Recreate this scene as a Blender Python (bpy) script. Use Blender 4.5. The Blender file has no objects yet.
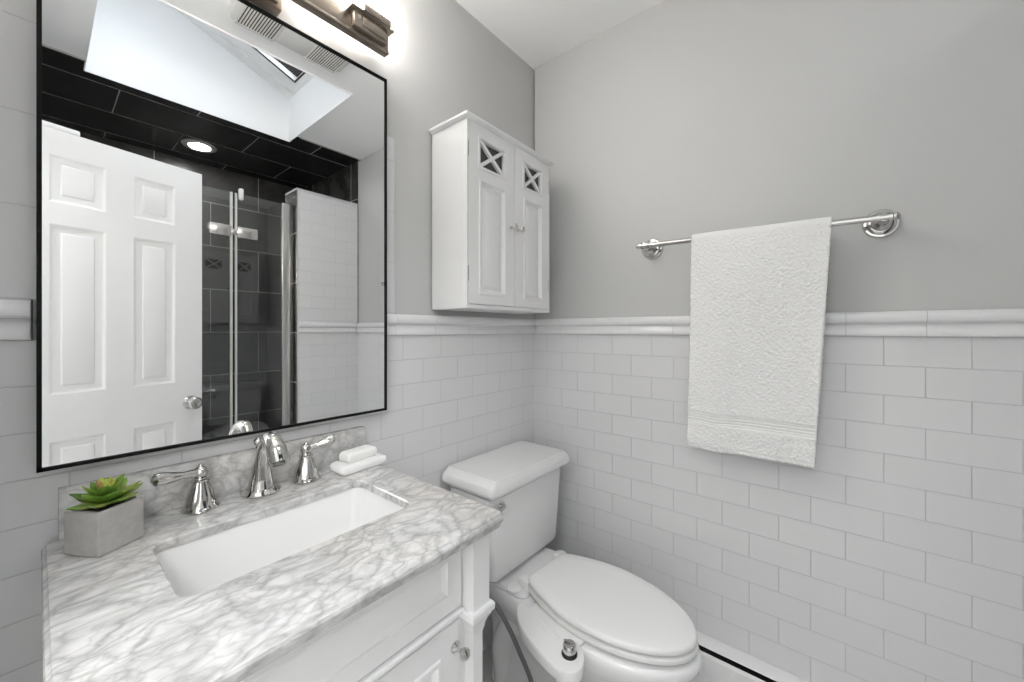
import bpy, bmesh, math, random
from mathutils import Vector, Matrix, noise
SC = bpy.context.scene
COL = SC.collection
PI = math.pi

# ------------------------------------------------------------------ camera, sky, lights, exposure
SKY, SHADE, CAN, HALL_FILL_1, HALL_FILL_2, EXPO = 6.8, 13.4, 150.0, 20.0, 13.5, 0.08
CAM = (-1.430, -1.045, 1.2465)
cd = bpy.data.cameras.new('camera')
cam = bpy.data.objects.new('camera', cd); COL.objects.link(cam)
cam.location = CAM
cam.rotation_euler = (PI / 2, 0, math.radians(39.35 - 90))
cd.sensor_width = 36.0
cd.lens = 36.0 * 389.3 / 1024
cd.shift_y = -10.9 / 1024
cd.clip_start = 0.01
SC.camera = cam

SC.view_settings.view_transform = 'Standard'
SC.view_settings.look = 'None'
SC.view_settings.gamma = 1
SC.view_settings.use_curve_mapping = False
SC.view_settings.exposure = EXPO
SC.cycles.use_denoising = True
SC.cycles.max_bounces = 14
SC.cycles.diffuse_bounces = 8
SC.cycles.glossy_bounces = 8
SC.cycles.transparent_max_bounces = 16
SC.cycles.sample_clamp_indirect = 6.0

W = bpy.data.worlds.new('overcast_sky'); SC.world = W; W.use_nodes = True
wn = W.node_tree.nodes; wl_ = W.node_tree.links
bg = wn['Background']
wt = wn.new('ShaderNodeTexCoord'); wno = wn.new('ShaderNodeTexNoise'); wr = wn.new('ShaderNodeValToRGB')
wno.inputs['Scale'].default_value = 2.5; wno.inputs['Detail'].default_value = 4
wr.color_ramp.elements[0].position = .35; wr.color_ramp.elements[0].color = (.78, .87, 1, 1)
wr.color_ramp.elements[1].position = .65; wr.color_ramp.elements[1].color = (1, 1, 1, 1)
wl_.new(wt.outputs['Generated'], wno.inputs['Vector']); wl_.new(wno.outputs['Fac'], wr.inputs['Fac'])
wl_.new(wr.outputs['Color'], bg.inputs['Color'])
bg.inputs['Strength'].default_value = SKY

def area(name, loc, rot, sx, sy, energy, color=(1, 1, 1), portal=False):
    d = bpy.data.lights.new(name, 'AREA'); d.shape = 'RECTANGLE'; d.size = sx; d.size_y = sy
    d.energy = energy; d.color = color
    if portal: d.cycles.is_portal = True
    o = bpy.data.objects.new(name, d); COL.objects.link(o); o.location = loc; o.rotation_euler = rot
    return o
area('skylight_portal', (-.86, -1.20, 3.05), (0, math.radians(21.8), 0), 1.0, .9, 1, portal=True)
HALL = area('hall_fill_light', (-2.15, -2.1, 2.40), (0, 0, 0), .45, .45, HALL_FILL_1, (1, 1, 1))  # unseen fill light added in the hall to brighten the bathroom
HALL2 = area('hall_fill_light', (-2.15, -1.0, 2.40), (0, 0, 0), .46, .45, HALL_FILL_2, (1, 1, 1))  # second added fill light, level with the doorway

# ------------------------------------------------------------------ helpers
WL = {}
def wloc(o): return WL.get(o.name, Vector((0, 0, 0)))

class MB:
    def __init__(s): s.bm = bmesh.new(); s.mi = 0; s.xf = None
    def _add(s, tmp):
        m = bpy.data.meshes.new('tmp'); tmp.to_mesh(m); tmp.free()
        n = len(s.bm.faces); s.bm.from_mesh(m); bpy.data.meshes.remove(m)
        s.bm.faces.ensure_lookup_table()
        for f in s.bm.faces[n:]: f.material_index = s.mi
    def box(s, x0, x1, y0, y1, z0, z1, bev=0, seg=2):
        t = bmesh.new()
        x0, x1 = sorted((x0, x1)); y0, y1 = sorted((y0, y1)); z0, z1 = sorted((z0, z1))
        v = [t.verts.new((x, y, z)) for z in (z0, z1) for y in (y0, y1) for x in (x0, x1)]
        for a in ((0, 2, 3, 1), (4, 5, 7, 6), (0, 1, 5, 4), (2, 6, 7, 3), (0, 4, 6, 2), (1, 3, 7, 5)):
            t.faces.new([v[i] for i in a])
        if bev > 0:
            bmesh.ops.bevel(t, geom=list(t.edges), offset=bev, segments=seg, affect='EDGES', profile=.5, clamp_overlap=True)
        s._add(t); return s
    def loft(s, loops, cap0=True, cap1=True, closed=True):
        t = bmesh.new()
        R = [[t.verts.new(p) for p in L] for L in loops]
        n = len(R[0])
        for a, b in zip(R[:-1], R[1:]):
            for i in range(n if closed else n - 1):
                j = (i + 1) % n
                try: t.faces.new((a[i], a[j], b[j], b[i]))
                except ValueError: pass
        if cap0 and closed: t.faces.new(list(reversed(R[0])))
        if cap1 and closed: t.faces.new(R[-1])
        bmesh.ops.remove_doubles(t, verts=list(t.verts), dist=1e-6)
        bmesh.ops.recalc_face_normals(t, faces=list(t.faces))
        s._add(t); return s
    def lathe(s, prof, c=(0, 0, 0), axis=(0, 0, 1), seg=32, flute=None):
        ax = Vector(axis).normalized()
        a = ax.orthogonal().normalized(); b = ax.cross(a); c = Vector(c)
        loops = []
        for i, (r, h) in enumerate(prof):
            L = []
            for k in range(seg):
                th = 2 * PI * k / seg
                rr = max(r, 1e-4)
                if flute and flute[0] <= i <= flute[1]: rr *= 1 + flute[3] * math.cos(flute[2] * th)
                L.append(c + ax * h + (a * math.cos(th) + b * math.sin(th)) * rr)
            loops.append(L)
        return s.loft(loops)
    def tube(s, pts, rad, seg=14, caps=True, flat=1.0, up=None):
        pts = [Vector(p) for p in pts]
        if not hasattr(rad, '__len__'): rad = [rad] * len(pts)
        loops = []; prev = None
        for i, p in enumerate(pts):
            d = (pts[min(i + 1, len(pts) - 1)] - pts[max(i - 1, 0)]).normalized()
            if prev is None:
                a = (Vector(up).cross(d) if up else d.orthogonal()).normalized()
            else:
                a = (prev - d * prev.dot(d)).normalized()
            b = d.cross(a); prev = a
            loops.append([p + (a * math.cos(2 * PI * k / seg) + b * math.sin(2 * PI * k / seg) * flat) * rad[i] for k in range(seg)])
        return s.loft(loops, caps, caps)
    def ball(s, c, r, sc=(1, 1, 1), seg=20):
        t = bmesh.new(); bmesh.ops.create_uvsphere(t, u_segments=seg, v_segments=seg // 2, radius=r)
        for v in t.verts: v.co = Vector((v.co.x * sc[0], v.co.y * sc[1], v.co.z * sc[2])) + Vector(c)
        s._add(t); return s
    def build(s, name, mats, parent=None, loc=None, angle=35, smooth=True, keep=False):
        bm = s.bm if not keep else s.bm.copy()
        if s.xf is not None: bmesh.ops.transform(bm, matrix=s.xf, verts=list(bm.verts))
        base = wloc(parent) if parent is not None else Vector(loc or (0, 0, 0))
        if base.length > 0: bmesh.ops.translate(bm, vec=-base, verts=list(bm.verts))
        me = bpy.data.meshes.new(name); bm.to_mesh(me); bm.free()
        for m in (mats if isinstance(mats, (list, tuple)) else [mats]): me.materials.append(m)
        if smooth:
            for p in me.polygons: p.use_smooth = True
            me.set_sharp_from_angle(angle=math.radians(angle))
        o = bpy.data.objects.new(name, me); COL.objects.link(o)
        if parent is not None: o.parent = parent
        else: o.location = base
        WL[o.name] = base
        return o

def tag(o, label=None, cat=None, group=None, kind=None):
    if label: o['label'] = label
    if cat: o['category'] = cat
    if group: o['group'] = group
    if kind: o['kind'] = kind
    return o
def thing(name, loc, label, cat, group=None):
    o = bpy.data.objects.new(name, None); COL.objects.link(o); o.location = loc
    o.empty_display_size = .05
    WL[o.name] = Vector(loc)
    return tag(o, label, cat, group)

def rrect(cx, cy, w, h, r, z, nc=6):
    r = max(min(r, w / 2 - 1e-4, h / 2 - 1e-4), 1e-4)
    P = []
    for (sx, sy, a0) in ((1, 1, 0), (-1, 1, PI / 2), (-1, -1, PI), (1, -1, 3 * PI / 2)):
        for k in range(nc + 1):
            a = a0 + PI / 2 * k / nc
            P.append(Vector((cx + sx * (w / 2 - r) + r * math.cos(a), cy + sy * (h / 2 - r) + r * math.sin(a), z)))
    return P
def rect_y(x0, x1, z0, z1, i, y):      # rectangle in a plane of constant y, inset by i
    return [(x0 + i, y, z0 + i), (x1 - i, y, z0 + i), (x1 - i, y, z1 - i), (x0 + i, y, z1 - i)]
def panel_y(mb, x0, x1, z0, z1, yf, steps):   # a moulded panel facing -y: steps of (inset, depth)
    mb.loft([rect_y(x0, x1, z0, z1, i, yf + d) for i, d in steps], cap0=False, cap1=True)
def smoothstep(a, b, x):
    t = max(0, min(1, (x - a) / (b - a))); return t * t * (3 - 2 * t)
def bez(p, n=24):      # Catmull-Rom through points
    P = [Vector(q) for q in p]; P = [2 * P[0] - P[1]] + P + [2 * P[-1] - P[-2]]
    out = []
    for i in range(1, len(P) - 2):
        for k in range(n):
            t = k / n
            a, b, c, d = P[i - 1:i + 3]
            out.append(.5 * ((2 * b) + (c - a) * t + (2 * a - 5 * b + 4 * c - d) * t * t + (3 * b - a - 3 * c + d) * t ** 3))
    out.append(P[-2]); return out
def lerp_list(vals, n):
    out = []
    for i in range(len(vals) - 1):
        for k in range(n): out.append(vals[i] + (vals[i + 1] - vals[i]) * k / n)
    out.append(vals[-1]); return out

# ------------------------------------------------------------------ materials
def mat(name, col=(.8, .8, .8), rough=.5, metal=0, spec=.5, coat=0):
    m = bpy.data.materials.new(name); m.use_nodes = True
    b = m.node_tree.nodes['Principled BSDF']
    b.inputs['Base Color'].default_value = (*col, 1); b.inputs['Roughness'].default_value = rough
    b.inputs['Metallic'].default_value = metal; b.inputs['Specular IOR Level'].default_value = spec
    b.inputs['Coat Weight'].default_value = coat; b.inputs['Coat Roughness'].default_value = .08
    return m
def N(m, t, **kw):
    n = m.node_tree.nodes.new(t)
    for k, v in kw.items(): setattr(n, k, v)
    return n
def L(m, a, b): m.node_tree.links.new(a, b)
def bsdf(m): return m.node_tree.nodes['Principled BSDF']
def math_(m, op, a, b=None):
    n = N(m, 'ShaderNodeMath', operation=op)
    for i, v in enumerate((a, b)):
        if v is None: continue
        if isinstance(v, (int, float)): n.inputs[i].default_value = v
        else: L(m, v, n.inputs[i])
    return n.outputs[0]
def bump(m, h, strength=.3, dist=.002, node=None):
    b = N(m, 'ShaderNodeBump'); b.inputs['Strength'].default_value = strength; b.inputs['Distance'].default_value = dist
    L(m, h, b.inputs['Height'])
    if node is not None: L(m, node, b.inputs['Normal'])
    L(m, b.outputs[0], bsdf(m).inputs['Normal']); return b.outputs[0]
def ncol(m, scale, detail=3, vec=None, rough=.5):
    n = N(m, 'ShaderNodeTexNoise'); n.inputs['Scale'].default_value = scale; n.inputs['Detail'].default_value = detail
    n.inputs['Roughness'].default_value = rough
    if vec is None: vec = N(m, 'ShaderNodeTexCoord').outputs['Object']
    L(m, vec, n.inputs['Vector']); return n.outputs['Fac']
def ramp(m, fac, stops):
    r = N(m, 'ShaderNodeValToRGB'); e = r.color_ramp.elements
    while len(e) < len(stops): e.new(.5)
    for i, (p, c) in enumerate(stops):
        e[i].position = p; e[i].color = (*c, 1) if len(c) == 3 else c
    L(m, fac, r.inputs['Fac']); return r.outputs['Color']

def tile_mat(name, u, v, col, grout, bw, rh, ms, u0, v0, rough=.12, bumpd=.0026, vary=.012, slate=False, offset=.5):
    """bricks in the plane (u, v): u and v are axes with a sign, rows start at v0, joints at u0"""
    m = mat(name, col, rough)
    tc = N(m, 'ShaderNodeTexCoord'); sp = N(m, 'ShaderNodeSeparateXYZ'); L(m, tc.outputs['Object'], sp.inputs[0])
    def ax(a, o):
        k = sp.outputs['XYZ'.index(a[-1].upper())]
        return math_(m, 'ADD', math_(m, 'MULTIPLY', k, -1.0 if a[0] == '-' else 1.0), o)
    cx = N(m, 'ShaderNodeCombineXYZ')
    L(m, ax(u, -u0 + 100 * bw), cx.inputs[0]); L(m, ax(v, -v0 + 100 * rh), cx.inputs[1])
    b = N(m, 'ShaderNodeTexBrick'); b.offset = offset; b.offset_frequency = 2; b.squash = 1
    L(m, cx.outputs[0], b.inputs['Vector'])
    b.inputs['Scale'].default_value = 1; b.inputs['Brick Width'].default_value = bw; b.inputs['Row Height'].default_value = rh
    b.inputs['Mortar Size'].default_value = ms; b.inputs['Mortar Smooth'].default_value = .45; b.inputs['Bias'].default_value = 0
    b.inputs['Color1'].default_value = (*[c * (1 - vary) for c in col], 1); b.inputs['Color2'].default_value = (*[min(1, c * (1 + vary)) for c in col], 1)
    b.inputs['Mortar'].default_value = (*grout, 1)
    color = b.outputs['Color']
    if slate:
        f = ncol(m, 7, 8, tc.outputs['Object'], .65)
        mx = N(m, 'ShaderNodeMix', data_type='RGBA'); mx.blend_type = 'MULTIPLY'; mx.inputs[0].default_value = 1
        L(m, color, mx.inputs[6]); L(m, ramp(m, f, [(.3, (.55, .55, .55)), (.7, (1.35, 1.33, 1.3))]), mx.inputs[7])
        color = mx.outputs[2]
    L(m, color, bsdf(m).inputs['Base Color'])
    rg = N(m, 'ShaderNodeMapRange'); L(m, b.outputs['Fac'], rg.inputs[0]); rg.inputs[3].default_value = rough; rg.inputs[4].default_value = .7
    L(m, rg.outputs[0], bsdf(m).inputs['Roughness'])
    h = math_(m, 'SUBTRACT', 1.0, b.outputs['Fac'])
    wav = math_(m, 'MULTIPLY', ncol(m, 9 if not slate else 30, 2 if not slate else 6, tc.outputs['Object']), .12 if not slate else .5)
    bump(m, math_(m, 'ADD', h, wav), .55, bumpd)
    return m

TW, TH = .1544, .0781
RZ0 = 1.230                     # underside of the chair rail
WHITE_T = (.72, .72, .73); GROUT = (.55, .55, .56)
M = {}
M['tile_right'] = tile_mat('white_subway_tile_right', '-y', 'z', WHITE_T, GROUT, TW, TH, .0013, .2267, RZ0)
M['tile_back'] = tile_mat('white_subway_tile_back', 'x', 'z', WHITE_T, GROUT, TW, TH, .0013, -.390, RZ0)
M['tile_shower'] = tile_mat('white_subway_tile_partition', 'x', 'z', WHITE_T, GROUT, TW, TH, .0013, -.390, RZ0)
M['tile_large'] = tile_mat('white_large_tile', 'x', 'z', WHITE_T, GROUT, .31, .156, .001, -.725 - .31, 1.299, offset=0)
DARK = (.055, .054, .053); DGROUT = (.50, .50, .48)
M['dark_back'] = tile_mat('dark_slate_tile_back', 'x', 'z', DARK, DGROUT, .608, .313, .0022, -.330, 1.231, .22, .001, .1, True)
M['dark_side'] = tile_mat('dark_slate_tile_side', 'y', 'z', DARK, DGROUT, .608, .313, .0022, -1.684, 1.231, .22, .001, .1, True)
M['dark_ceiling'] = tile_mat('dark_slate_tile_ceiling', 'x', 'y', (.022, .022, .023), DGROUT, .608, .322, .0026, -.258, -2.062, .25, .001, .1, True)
M['floor'] = tile_mat('pale_grey_floor_tile', 'x', 'y', (.55, .55, .55), (.4, .4, .4), .305, .305, .0015, 0, 0, .3)

def paint(name, col, rough=.55, bd=.0004):
    m = mat(name, col, rough); bump(m, ncol(m, 220, 2), .12, bd); return m
M['grey_wall'] = paint('grey_wall_paint', (.54, .54, .536), .5)
M['ceiling'] = paint('ceiling_paint', (.92, .92, .92), .7)
M['white_trim'] = paint('white_gloss_paint', (.82, .82, .81), .3)
M['cabinet'] = paint('white_cabinet_paint', (.80, .80, .80), .32)
M['door'] = paint('white_door_paint', (.82, .82, .82), .6)
M['tile_glaze'] = mat('white_trim_glaze', (.78, .78, .79), .1)
M['porcelain'] = mat('white_porcelain', (.83, .83, .83), .07, coat=.6)
M['plastic'] = mat('white_seat_plastic', (.84, .84, .83), .22)
M['chrome'] = mat('polished_chrome', (.60, .59, .575), .06, 1)
M['brushed'] = mat('brushed_nickel', (.66, .65, .63), .22, 1)
M['black_metal'] = mat('black_powder_coat', (.006, .006, .006), .6, spec=.15)
M['black'] = mat('black_plastic', (.01, .01, .01), .4)
M['mirror'] = mat('silvered_mirror', (.93, .94, .94), 0.0, 1)
M['bronze'] = mat('brown_bronze', (.36, .31, .26), .36, .85)
M['hose'] = mat('grey_braided_hose', (.16, .16, .16), .35, .4)
M['fan_plastic'] = mat('fan_white_plastic_shade_grey', (.62, .62, .61), .45)  # white plastic greyed to carry the fan housing's shade in its colour
M['heater'] = mat('heater_enamel', (.83, .83, .83), .35)
M['slot'] = mat('heater_slot_black', (.004, .004, .004), .8)
M['soil'] = paint('dark_soil_and_slots', (.05, .04, .03), .9, .004)
M['bark'] = paint('grey_bark', (.12, .10, .09), .9, .004)

def glass(name, tint, refl):
    m = bpy.data.materials.new(name); m.use_nodes = True; nt = m.node_tree; nt.nodes.clear()
    out = nt.nodes.new('ShaderNodeOutputMaterial'); mx = nt.nodes.new('ShaderNodeMixShader'); fr = nt.nodes.new('ShaderNodeFresnel')
    tr = nt.nodes.new('ShaderNodeBsdfTransparent'); gl = nt.nodes.new('ShaderNodeBsdfGlossy')
    fr.inputs['IOR'].default_value = 1.5; tr.inputs[0].default_value = (*tint, 1); gl.inputs['Roughness'].default_value = 0
    gl.inputs[0].default_value = (1, 1, 1, 1)
    ml = nt.nodes.new('ShaderNodeMath'); ml.operation = 'MULTIPLY'; ml.inputs[1].default_value = refl
    nt.links.new(fr.outputs[0], ml.inputs[0]); nt.links.new(ml.outputs[0], mx.inputs[0])
    nt.links.new(tr.outputs[0], mx.inputs[1]); nt.links.new(gl.outputs[0], mx.inputs[2]); nt.links.new(mx.outputs[0], out.inputs[0])
    return m
M['clear'] = glass('clear_pane', (.97, .98, .98), 1.0)
M['shower_glass'] = glass('shower_pane', (.90, .92, .915), 1.7)
M['glass_edge'] = mat('clear_door_seal', (.62, .63, .60), .25)
M['cab_glass'] = mat('dark_cabinet_glass', (.05, .05, .05), .06)

def emit(name, col, st):
    m = mat(name, col, .3); b = bsdf(m); b.inputs['Emission Color'].default_value = (*col, 1); b.inputs['Emission Strength'].default_value = st; return m
M['lit_shade'] = emit('lit_frosted_glass', (1, .965, .92), SHADE)
M['lit_can'] = emit('lit_downlight', (1, .985, .97), CAN)

# marble
def marble():
    m = mat('white_grey_marble', (.8, .8, .8), .16, coat=.2)
    tc = N(m, 'ShaderNodeTexCoord'); mp = N(m, 'ShaderNodeMapping'); L(m, tc.outputs['Object'], mp.inputs[0])
    mp.inputs['Rotation'].default_value = (0, 0, math.radians(-22)); mp.inputs['Scale'].default_value = (.72, 1.25, 1)
    ns = N(m, 'ShaderNodeTexNoise'); ns.inputs['Scale'].default_value = 9; ns.inputs['Detail'].default_value = 5; L(m, mp.outputs[0], ns.inputs['Vector'])
    def warped(amount):
        s = N(m, 'ShaderNodeVectorMath', operation='SCALE'); s.inputs[3].default_value = amount; L(m, ns.outputs['Color'], s.inputs[0])
        a = N(m, 'ShaderNodeVectorMath', operation='ADD'); L(m, mp.outputs[0], a.inputs[0]); L(m, s.outputs[0], a.inputs[1]); return a.outputs[0]
    def vein(scale, amt, w, dark):
        v = N(m, 'ShaderNodeTexVoronoi', feature='DISTANCE_TO_EDGE'); v.inputs['Scale'].default_value = scale
        L(m, warped(amt), v.inputs['Vector'])
        mod = ncol(m, 6, 3, mp.outputs[0])
        d = math_(m, 'DIVIDE', v.outputs['Distance'], math_(m, 'MULTIPLY', mod, w * 2))
        return ramp(m, d, [(0, (dark, dark, dark)), (.35, (.5 + dark * .5,) * 3), (1, (1, 1, 1))])
    def mul(a, b):
        x = N(m, 'ShaderNodeMix', data_type='RGBA'); x.blend_type = 'MULTIPLY'; x.inputs[0].default_value = 1
        L(m, a, x.inputs[6]); L(m, b, x.inputs[7]); return x.outputs[2]
    cloud = ramp(m, ncol(m, 11, 6, warped(.2), .6), [(.30, (.50, .505, .50)), (.47, (.66, .66, .655)), (.68, (.73, .73, .725))])
    c = mul(mul(cloud, vein(21, .15, .24, .68)), vein(46, .11, .18, .82))
    warm = ramp(m, ncol(m, 5, 3), [(.5, (1, 1, 1)), (.72, (1, .96, .92))])
    c = mul(c, warm)
    L(m, c, bsdf(m).inputs['Base Color']); return m
M['marble'] = marble()

def concrete():
    m = mat('grey_concrete', (.5, .49, .48), .8)
    f = ncol(m, 60, 8, None, .7); L(m, ramp(m, f, [(.3, (.36, .35, .34)), (.7, (.45, .44, .43))]), bsdf(m).inputs['Base Color'])
    bump(m, f, .3, .001); return m
M['concrete'] = concrete()
def terry(name, col, sc):
    m = mat(name, col, .95, spec=.1); bsdf(m).inputs['Sheen Weight'].default_value = .3
    a = ncol(m, sc, 3); bump(m, a, .7, .002); return m
M['terry'] = terry('white_terry', (.84, .84, .83), 420)
M['cloth'] = terry('white_washcloth', (.86, .86, .855), 600)
M['soap'] = mat('white_soap', (.86, .86, .85), .5)
def leafmat():
    m = mat('succulent_leaf', (.15, .3, .05), .35)
    tc = N(m, 'ShaderNodeTexCoord'); f = ncol(m, 28, 3, tc.outputs['Object'])
    L(m, ramp(m, f, [(.3, (.06, .16, .02)), (.5, (.16, .28, .035)), (.72, (.40, .44, .08))]), bsdf(m).inputs['Base Color'])
    return m
M['leaf'] = leafmat()
M['leaf_young'] = mat('succulent_young_leaf', (.42, .46, .08), .4)
M['leaf_red'] = mat('succulent_blush_leaf', (.35, .22, .08), .4)

# ------------------------------------------------------------------ the room
ZC = 2.44
XL = -1.53                       # room side of the left wall
def structure(name, mb, mats, label, cat, **k):
    return tag(mb.build(name, mats, **k), label, cat, kind='structure')

f = MB(); f.box(-2.8, .1, -2.6, .1, -.1, 0)
structure('floor', f, M['floor'], 'pale grey tiled bathroom floor', 'floor', smooth=False)

w = MB(); w.mi = 0; w.box(-1.63, .1, .008, .11, RZ0, ZC)
w.mi = 1; w.box(-1.63, .1, 0, .11, 0, RZ0 + .03)
w.mi = 2; w.box(XL, -.727, 0, .05, RZ0 + .03, 1.840, .004)
structure('wall_back', w, [M['grey_wall'], M['tile_back'], M['tile_large']], 'grey painted wall above white subway tile behind the mirror and vanity', 'wall', smooth=False)

w = MB(); w.mi = 0; w.box(.008, .11, -1.62, .0, RZ0, ZC)
w.mi = 1; w.box(0, .11, -1.62, .0, 0, RZ0 + .03)
w.mi = 2; w.box(0, .11, -2.6, -1.60, 0, ZC)
structure('wall_right', w, [M['grey_wall'], M['tile_right'], M['dark_side']], 'grey painted wall above white subway tile carrying the towel bar', 'wall', smooth=False)

w = MB(); w.box(XL, .0, -2.6, -2.49, 0, ZC)
structure('wall_front', w, M['dark_back'], 'dark slate tiled rear wall inside the shower, seen in the mirror', 'wall', smooth=False)

w = MB(); w.box(XL - .1, XL, -2.6, -1.345, 0, ZC); w.box(XL - .1, XL, -.42, 0, 0, ZC); w.box(XL - .1, XL, -1.345, -.42, 2.06, ZC)  # unseen wall made white for bounce; doorway widened to admit hall light
structure('wall_left', w, M['white_trim'], 'unseen wall made white for bounce, with a doorway widened for light', 'wall', smooth=False)
w = MB(); w.box(-2.8, -2.7, -2.6, .1, 0, ZC); w.box(-2.7, XL - .1, -2.6, -2.5, 0, ZC); w.box(-2.7, XL - .1, 0, .1, 0, ZC)
structure('wall_hall', w, M['white_trim'], 'white painted hall wall beyond the doorway', 'wall', smooth=False)

# shower partition
w = MB(); w.mi = 0; w.box(-.398, 0, -1.60, -1.593, 0, 2.13)
w.mi = 1; w.box(-.40, 0, -1.769, -1.60, 0, 2.125); w.mi = 2; w.box(-.404, 0, -1.772, -1.593, 2.125, 2.135)
part_wall = structure('wall_shower', w, [M['tile_shower'], M['dark_side'], M['tile_glaze']], 'white subway tiled shower partition with dark tiled end, seen in the mirror', 'wall', smooth=False)
t = MB(); t.box(-.4025, -.397, -1.597, -1.5915, 0, 2.136); t.box(-.403, -.396, -1.773, -1.766, 0, 2.136)
t.build('edge_trim', M['brushed'], part_wall)

# ceiling with the skylight shaft
HX0, HX1, HY0, HY1 = -1.295, -.42, -1.66, -.888
SOF = -1.56
def zr(x): return 2.70 + .4 * (HX1 - x)          # underside of the roof
c = MB(); c.mi = 0
CT = ZC + .02
c.box(-1.63, HX0, SOF, .1, ZC, CT); c.box(HX1, .1, SOF, .1, ZC, CT); c.box(HX0, HX1, HY1, .1, ZC, CT)
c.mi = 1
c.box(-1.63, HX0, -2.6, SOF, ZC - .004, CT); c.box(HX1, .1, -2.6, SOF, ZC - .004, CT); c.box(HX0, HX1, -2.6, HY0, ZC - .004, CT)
c.mi = 2
TOP, IN, SB = 3.3, .003, ZC - .006
c.box(HX0 - .1, HX0 + IN, HY0 - .09, HY1 + .09, CT + .001, TOP); c.box(HX1 - IN, HX1 + .1, HY0 - .09, HY1 + .09, CT + .001, zr(HX1) + .12)
c.box(HX0 - .001, HX0 + IN, HY0, HY1, SB, CT + .001); c.box(HX1 - IN, HX1 + .001, HY0, HY1, SB, CT + .001)
c.box(HX0, HX1, HY0 - .001, HY0 + IN, SB, CT + .001); c.box(HX0, HX1, HY1 - IN, HY1 + .001, SB, CT + .001)
def wedge(y0, y1):
    P = [(HX0 - .1, CT + .001), (HX1 + .1, CT + .001), (HX1 + .1, zr(HX1) + .1), (HX0 - .1, zr(HX0) + .14)]
    c.loft([[(x, y, z) for x, z in P] for y in (y0, y1)])
wedge(HY0 - .1, HY0 + IN); wedge(HY1 - IN, HY1 + .1)
c.mi = 0
c.box(-2.8, -1.635, -2.6, .1, ZC, CT)
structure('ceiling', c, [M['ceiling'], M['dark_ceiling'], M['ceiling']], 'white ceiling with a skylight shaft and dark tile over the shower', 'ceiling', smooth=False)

# the skylight itself: stepped white frame in the roof slope, one pane
GX0, GX1, GY0, GY1 = -1.25, -.445, -1.512, -.93
fr = MB()
def ring(x0, x1, y0, y1, dz): return [(x1, y1, zr(x1) + dz), (x0, y1, zr(x0) + dz), (x0, y0, zr(x0) + dz), (x1, y0, zr(x1) + dz)]
fr.loft([ring(HX0 - .04, HX1 + .04, HY0 - .04, HY1 + .04, .08), ring(HX0 - .04, HX1 + .04, HY0 - .04, HY1 + .04, 0),
         ring(HX0 + .012, HX1 - .012, HY0 + .07, HY1 - .015, 0), ring(HX0 + .012, HX1 - .012, HY0 + .07, HY1 - .015, .014),
         ring(GX0 - .006, GX1 + .006, GY0 - .012, GY1 + .006, .017), ring(GX0, GX1, GY0, GY1, .020), ring(GX0, GX1, GY0, GY1, .08)], cap0=False, cap1=False)
win = structure('window_1', fr, M['white_trim'], 'skylight in the sloping roof, seen in the mirror', 'skylight', smooth=False)
g = MB(); g.loft([ring(GX0 - .01, GX1 + .01, GY0 - .01, GY1 + .01, .0325), ring(GX0 - .01, GX1 + .01, GY0 - .01, GY1 + .01, .037)])
g.build('pane', M['clear'], win, smooth=False)
g = MB(); g.loft([ring(GX0 - .002, GX1 + .002, GY0 - .002, GY1 + .002, .024), ring(GX0 + .005, GX1 - .005, GY0 + .005, GY1 - .005, .024), ring(GX0 + .005, GX1 - .005, GY0 + .005, GY1 - .005, .032), ring(GX0 - .002, GX1 + .002, GY0 - .002, GY1 + .002, .032)], cap0=False, cap1=False)
g.build('gasket', M['black'], win, smooth=False)

# a bare tree over the roof, seen through the pane
random.seed(4)
tr = MB()
def branch(p, d, r, n):
    pts = [p]; q = p.copy()
    for k in range(4):
        d = (d + Vector((random.uniform(-.25, .25), random.uniform(-.25, .25), random.uniform(-.1, .2)))).normalized(); q = q + d * (.24 * n); pts.append(q.copy())
    tr.tube(pts, [r, r * .85, r * .75, r * .65, r * .5], 6)
    if n > 1:
        for k in range(3):
            i = random.randint(1, 4)
            branch(pts[i].copy(), (d + Vector((random.uniform(-1, 1), random.uniform(-1, 1), random.uniform(-.3, .6)))).normalized(), r * .55, n - 1)
branch(Vector((2.4, -6.2, 0)), Vector((-.04, 0, 1)), .14, 6)
for q in range(9):
    branch(Vector((2.3, -6.2, 3.0 + .3 * q)), Vector((-.9 + .12 * q, .35 - .1 * q, .45)), .022, 5)
tag(tr.build('bare_tree', M['bark'], loc=(2.4, -6.2, 0)), 'bare tree branches beyond the skylight glass', 'tree')

# chair rails with grout joints
PROF = [(0, 0), (.010, 0), (.0125, .002), (.0135, .006), (.0130, .013), (.010, .021), (.0055, .028), (.0045, .032), (.0075, .0345), (.014, .036), (.019, .040), (.0215, .047), (.0215, .054), (.019, .061), (.013, .066), (.004, .067), (-.006, .067), (-.006, 0)]
def rail(name, a, b, out, joint0, label, mats=None):
    a = Vector(a); b = Vector(b); d = (b - a).normalized(); Ln = (b - a).length; out = Vector(out)
    mb = MB(); cuts = [0]; x = joint0
    while x < Ln:
        if x > .004: cuts.append(x)
        x += TW
    cuts.append(Ln)
    for s0, s1 in zip(cuts[:-1], cuts[1:]):
        for (e0, e1, sh) in ((s0 + .0007, s1 - .0007, 0.0),):
            mb.loft([[a + d * e + out * (p - sh) + Vector((0, 0, z)) for p, z in PROF] for e in (e0, e1)])
    mb.mi = 1
    P2 = [(max(p - .0012, -.005), z * .985 + .0005) for p, z in PROF]
    mb.loft([[a + d * e + out * p + Vector((0, 0, z)) for p, z in P2] for e in (0.001, Ln - .001)])
    return mb.build(name, [M['tile_glaze'], M['grout']], smooth=True, angle=25)
M['grout'] = mat('rail_grout', (.5, .5, .5), .8)
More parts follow.
